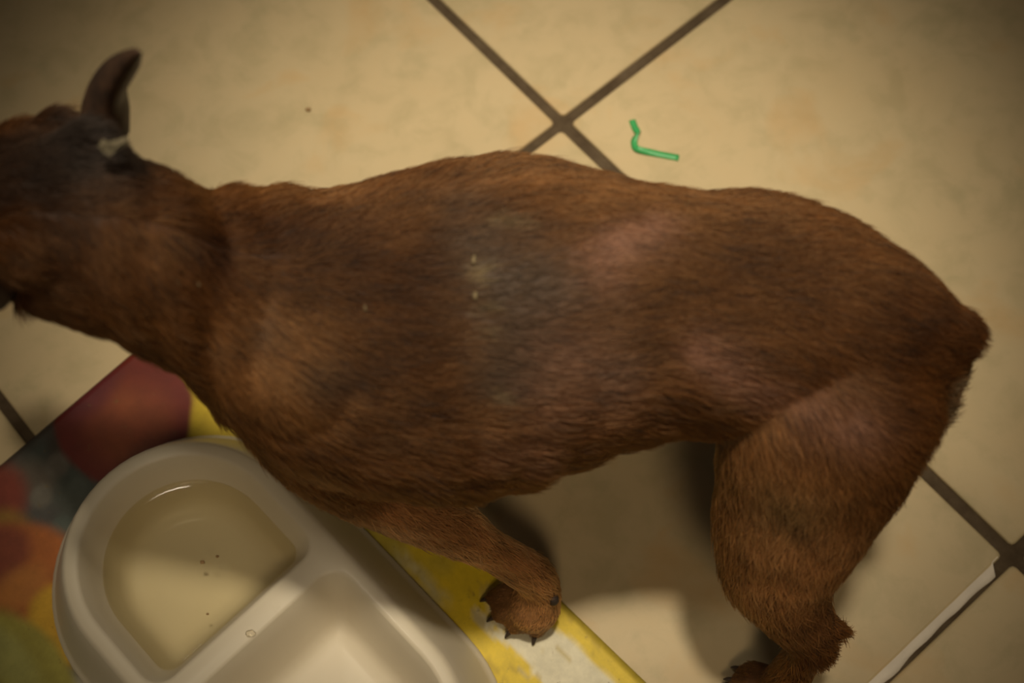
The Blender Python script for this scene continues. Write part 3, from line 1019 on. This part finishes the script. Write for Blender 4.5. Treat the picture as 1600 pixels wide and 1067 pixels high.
nt = NT('dog_skin')
gpos = nt.n('ShaderNodeNewGeometry').outputs['Position']
vc = nt.n('ShaderNodeVertexColor', layer_name='coat').outputs['Color']
var = nt.ramp(nt.noise(gpos, 420.0, 4, 0.7), [(0.3, 0.7), (0.7, 1.2)])
cc = nt.mix(1.0, vc, var, 'MULTIPLY')
bmp = nt.n('ShaderNodeBump', {'Height': nt.noise(gpos, 900.0, 4, 0.7), 'Strength': 0.4, 'Distance': 0.0008}).outputs[0]
MAT_SKIN = nt.done(principled(nt, cc, 0.65, 0.3, bmp))
dog = new_obj('dog', dog_me, None, MAT_SKIN)
tag(dog, 'small rust-brown short-haired dog with docked tail and thin, partly bald coat, standing over the bowl', 'dog')

# ---- head parts
MAT_EYE = simple_mat('dark_eye', (0.015, 0.009, 0.006), 0.08, 0.6, 0.1)
MAT_NOSE = simple_mat('black_nose', (0.02, 0.017, 0.016), 0.4, 0.5, 0.2, 400, 0.4)
MAT_CLAW = simple_mat('dark_claw', (0.045, 0.032, 0.026), 0.7, 0.2, 0.3, 300)


def blob_mesh(name, c, rx, ry, rz, frame, mat, parent):
    bm = bmesh.new()
    ellipsoid(bm, c, rx, ry, rz, frame)
    return new_obj(name, mesh_from_bm(name, bm), parent, mat)


HROT = Matrix((HF, HS, HU)).transposed()
for s in (-1, 1):
    blob_mesh('eye', head_pt(0.0285, s * 0.0172, 0.0045), 0.0056, 0.0052, 0.0050, HROT, MAT_EYE, dog)
blob_mesh('nose', head_pt(0.0755, 0, -0.0075), 0.0044, 0.0062, 0.0046, HROT, MAT_NOSE, dog)


def ear_mesh(rows):
    """a thin cupped pointed ear; rows hold centre, half-width vector and cup vector"""
    rows = resample(np.array(rows), 4)
    nvv = 13
    bm = bmesh.new()
    sheets = []
    for th in (0.0, 0.0015):
        grid = []
        for k, r_ in enumerate(rows):
            C, W, D = Vector(r_[0:3]), Vector(r_[3:6]), Vector(r_[6:9])
            dn = D.normalized()
            thin = th * (1.0 - 0.5 * k / len(rows))
            grid.append([bm.verts.new(C + W * (math.sin(q * 1.35) / math.sin(1.35)) + D * (1 - math.cos(q * 1.35)) - dn * thin)
                         for q in [(j / (nvv - 1)) * 2 - 1 for j in range(nvv)]])
        sheets.append(grid)
    a, b = sheets
    nu = len(rows)
    for g, fl in ((a, False), (b, True)):
        for i in range(nu - 1):
            for j in range(nvv - 1):
                f = (g[i][j], g[i][j + 1], g[i + 1][j + 1], g[i + 1][j])
                bm.faces.new(f[::-1] if fl else f)
    for i in range(nu - 1):
        for j in (0, nvv - 1):
            bm.faces.new((a[i][j], a[i + 1][j], b[i + 1][j], b[i][j]))
    for i in (0, nu - 1):
        for j in range(nvv - 1):
            bm.faces.new((a[i][j], a[i][j + 1], b[i][j + 1], b[i][j]))
    return mesh_from_bm('ear', bm)


nt = NT('ear_skin')
gpos = nt.n('ShaderNodeTexCoord').outputs['Object']
c = nt.ramp(nt.noise(gpos, 160.0, 5, 0.6), [(0.3, (0.030, 0.018, 0.013)), (0.7, (0.085, 0.045, 0.026))])
MAT_EAR = nt.done(principled(nt, c, 0.6, 0.3))


def mirror_vec(v):
    v = Vector(v)
    return v - HS * (2 * v.dot(HS))


near_rows = [list(SK + mirror_vec(Vector(r_[0:3]) - SK)) + list(mirror_vec(r_[3:6])) + list(mirror_vec(r_[6:9])) for r_ in EAR]
for rows in (EAR, near_rows):
    new_obj('ear', ear_mesh(rows), dog, MAT_EAR)
# pale hair in the mouth of the ear that shows
MAT_TUFT = simple_mat('pale_hair', (0.15, 0.125, 0.08), 0.8, 0.2, 0.2, 400)
bm = bmesh.new()
for k in range(150):
    a0 = Vector(TUFT[0]).lerp(Vector(TUFT[1]), random.random()) + Vector((random.gauss(0, .0006), random.gauss(0, .0006), random.gauss(0, .0006)))
    d = (Vector(TUFT[2]) + Vector((random.gauss(0, .001), random.gauss(0, .001), random.gauss(0, .001)))) - a0
    d = d * random.uniform(0.5, 1.0)
    n_ = d.cross(Vector((0.3, 0.2, 1))).normalized() * 0.00045
    vs = [bm.verts.new(p) for p in (a0 - n_, a0 + n_, a0 + d * 0.6 + n_ * 0.7 + Vector((0, 0, 0.0008)), a0 + d, a0 + d * 0.6 - n_ * 0.7 + Vector((0, 0, 0.0008)))]
    bm.faces.new(vs)
o = new_obj('ear_hair', mesh_from_bm('ear_hair', bm), dog, MAT_TUFT)
o['kind'] = 'stuff'
o['label'] = 'pale hair at the ear opening'

# claws
bm_dirs = []
for ts in (TOES['fore'], TOES['hind'], FAR_TOES):
    for b, t in ts:
        b, t = Vector(b), Vector(t)
        d = (t - b)
        d.z = 0
        d.normalize()
        p0 = t + d * 0.0028 + Vector((0, 0, -0.0005))
        rows = [(*(p0), 0.0013), (*(p0 + d * 0.0016 - Vector((0, 0, 0.0010))), 0.0010), (*(p0 + d * 0.0030 - Vector((0, 0, 0.0034))), 0.0005)]
        bm = bmesh.new()
        ring_loft(bm, limb(rows))
        new_obj('claw', mesh_from_bm('claw', bm), dog, MAT_CLAW)
# dark carpal pad on the near foreleg
bm = bmesh.new()
bmesh.ops.create_icosphere(bm, subdivisions=2, radius=1.0)
pad = new_obj('carpal_pad', mesh_from_bm('carpal_pad', bm), dog, MAT_CLAW)
pad.location = BVHTree.FromPolygons([tuple(p) for p in co], [tuple(p.vertices) for p in dog_me.polygons]).find_nearest(Vector((0.0165, 0.1468, 0.0370)))[0]
pad.scale = (0.0026, 0.0028, 0.0040)

# pale scurf flakes on the bare back
MAT_FLAKE = simple_mat('pale_flake', (0.19, 0.145, 0.08), 0.8, 0.2, 0.3, 900)
bvh = BVHTree.FromPolygons([tuple(p) for p in co], [tuple(p.vertices) for p in dog_me.polygons])
for k, p in enumerate(FLAKES):
    loc, nrm, _, _ = bvh.find_nearest(Vector(p))
    bm = bmesh.new()
    bmesh.ops.create_icosphere(bm, subdivisions=2, radius=1.0)
    for v in bm.verts:
        kk = 1 + 0.5 * noise.noise(v.co * 1.5 + Vector((k * 5.0, 0, 0)))
        v.co = Vector((v.co.x * kk * 0.6, v.co.y * kk * 1.3, v.co.z * 0.25))
    o = new_obj('skin_flake', mesh_from_bm('skin_flake', bm), dog, MAT_FLAKE)
    o.location = loc + nrm * 0.0016
    o.rotation_euler = nrm.to_track_quat('Z', 'Y').to_euler()
    sca = 0.0012 if k < 2 else 0.0008
    o.scale = (sca, sca, sca)

# ---- fur: individual curves combed head to tail and down the legs
def bones():
    out = []

    def chain(pts, flow=None):
        for a, b in zip(pts, pts[1:]):
            a, b = np.array(a[:3]), np.array(b[:3])
            out.append((a, b, (b - a) / np.linalg.norm(b - a) if flow is None else np.array(flow)))
    chain([r_[:3] for r_ in TRUNK])
    for k in ('neck',):
        chain([r_[:3] for r_ in reversed(TUBES[k])])
    for k in ('hind', 'hock', 'metatarsus', 'tail'):
        chain([r_[:3] for r_ in TUBES[k][1:]] if k == 'hind' else [r_[:3] for r_ in TUBES[k]])
    chain([r_[:3] for r_ in TUBES['fore'][2:]])
    chain(FAR_FORE[2:])
    chain(FAR_HIND[2:])
    chain([tuple(head_pt(f_, 0, 0)) for f_ in (0.07, 0.04, 0.0, -0.03)])
    for ts in (TOES['fore'], TOES['hind'], FAR_TOES):
        for b, t in ts:
            chain([b, t])
    return out


def build_fur(me, count):
    me.calc_loop_triangles()
    nt_ = len(me.loop_triangles)
    tri = np.empty(nt_ * 3, np.int32)
    me.loop_triangles.foreach_get('vertices', tri)
    tri = tri.reshape(-1, 3)
    A, B, C = co[tri[:, 0]], co[tri[:, 1]], co[tri[:, 2]]
    area = np.linalg.norm(np.cross(B - A, C - A), axis=1) * 0.5
    pick = rng.choice(nt_, count, p=area / area.sum())
    r1, r2 = np.sqrt(rng.random(count)), rng.random(count)
    wa, wb, wc = (1 - r1)[:, None], (r1 * (1 - r2))[:, None], (r1 * r2)[:, None]
    pos = A[pick] * wa + B[pick] * wb + C[pick] * wc
    nor = nr[tri[pick, 0]] * wa + nr[tri[pick, 1]] * wb + nr[tri[pick, 2]] * wc
    nor /= np.linalg.norm(nor, axis=1, keepdims=True)
    jit = nzc[tri[pick, 0]]
    # combing direction
    acc = np.zeros((count, 3))
    for a, b, d in bones():
        ab = b - a
        t = np.clip(((pos - a) @ ab) / (ab @ ab), 0, 1)
        dist = np.linalg.norm(pos - (a + t[:, None] * ab), axis=1)
        acc += d * (1.0 / (dist + 0.004) ** 5)[:, None]
    acc /= np.linalg.norm(acc, axis=1, keepdims=True)
    # flanks comb downward as well
    acc[:, 2] -= 0.45 * np.exp(-((pos[:, 2] - 0.17) / 0.05) ** 2) * np.clip(1 - np.abs(nor[:, 2]), 0, 1)
    neckw = np.exp(-(((pos[:, 0] + 0.12) / 0.035) ** 2)) * (pos[:, 2] > 0.15)
    sgn = np.sign(pos[:, 1] - 0.223)
    acc[:, 1] += 0.55 * neckw * sgn
    acc[:, 2] -= 0.45 * neckw
    # slow swirls
    sw = np.array([noise.noise_vector(Vector(p) * 28) for p in pos])
    acc += 0.32 * sw
    acc -= nor * np.sum(acc * nor, axis=1, keepdims=True)
    acc /= np.linalg.norm(acc, axis=1, keepdims=True) + 1e-9
    acc += rng.normal(0, 0.16, (count, 3))
    acc -= nor * np.sum(acc * nor, axis=1, keepdims=True)
    acc /= np.linalg.norm(acc, axis=1, keepdims=True) + 1e-9
    side = np.cross(nor, acc)
    col, bare = coat(pos, jit)
    # length by region
    low = np.clip((pos[:, 2] - 0.02) / 0.10, 0, 1)
    L = 0.0026 + 0.0029 * np.clip((pos[:, 2] - 0.018) / 0.025, 0, 1) + 0.0055 * low
    L += 0.0020 * neckw
    headw = np.exp(-(np.linalg.norm(pos - np.array(SK), axis=1) / 0.05) ** 2)
    L *= 1 - 0.45 * headw
    L *= 1 - 0.4 * np.exp(-(np.linalg.norm(pos - np.array([0.168, 0.196, 0.206]), axis=1) / 0.02) ** 2)
    L *= rng.uniform(0.65, 1.2, count)
    L *= 1 - 0.55 * bare
    lift = 0.16 + 0.05 * neckw + np.abs(rng.normal(0, 0.07, count))
    keep = rng.random(count) > bare * 0.9
    for c_, r_ in ((head_pt(0.029, 0.0185, 0.0045), 0.008), (head_pt(0.029, -0.0185, 0.0045), 0.008), (head_pt(0.078, 0, -0.0068), 0.009)):
        keep &= np.linalg.norm(pos - np.array(c_), axis=1) > r_
    # colour: fleck along the comb direction, single-hair variation, dark hairs
    fl = np.array([noise.fractal(Vector((p[0] * 45, p[1] * 130, p[2] * 130)), 0.9, 2.0, 3) for p in pos])
    val = np.clip(1 + 0.32 * fl, 0.45, 1.6) * rng.uniform(0.7, 1.3, count)
    darkhair = rng.random(count) < np.clip(0.06 + 0.12 * (fl < -0.2), 0, 1)
    col = col * val[:, None]
    col[darkhair] = col[darkhair] * 0.3 + np.array([0.008, 0.007, 0.007])
    gold = rng.random(count) < 0.08
    col[gold] = col[gold] * np.array([1.5, 1.45, 1.3])
    pos, nor, acc, side, L, lift, col = (x[keep] for x in (pos, nor, acc, side, L, lift, col))
    n = len(pos)
    K = 4
    ts = np.linspace(0, 1, K)
    bend = rng.normal(0, 0.12, n)
    pts = np.empty((n, K, 3))
    for k, t in enumerate(ts):
        up_ = lift * (t - 0.55 * t * t) * 1.4
        pts[:, k] = pos - nor * 0.0003 + acc * (L * t)[:, None] + nor * (L * up_)[:, None] + side * (L * bend * t * t)[:, None]
    hc = bpy.data.hair_curves.new('fur')
    hc.add_curves([K] * n)
    hc.points.foreach_set('position', pts.astype(np.float32).ravel())
    rad = np.tile(np.array([0.00013, 0.00013, 0.00010, 0.00003]), n)
    ra = hc.attributes.get('radius') or hc.attributes.new('radius', 'FLOAT', 'POINT')
    ra.data.foreach_set('value', rad.astype(np.float32))
    at = hc.attributes.new('hair_color', 'FLOAT_COLOR', 'CURVE')
    at.data.foreach_set('color', np.concatenate([np.clip(col, 0.003, 0.9), np.ones((n, 1))], 1).astype(np.float32).ravel())
    o = bpy.data.objects.new('fur', hc)
    COL.objects.link(o)
    o.parent = dog
    tag(o, kind='stuff')
    nt = NT('dog_hair')
    a = nt.n('ShaderNodeAttribute', attribute_name='hair_color').outputs['Color']
    h = nt.n('ShaderNodeBsdfHairPrincipled', {'Color': a, 'Roughness': 0.5, 'Radial Roughness': 0.75, 'Coat': 0.0, 'IOR': 1.45}, parametrization='COLOR')
    d_ = nt.n('ShaderNodeBsdfDiffuse', {'Color': a})
    hc.materials.append(nt.done(nt.n('ShaderNodeMixShader', {0: 0.5, 1: d_.outputs[0], 2: h.outputs[0]}).outputs[0]))
    return o


build_fur(dog_me, 230000)
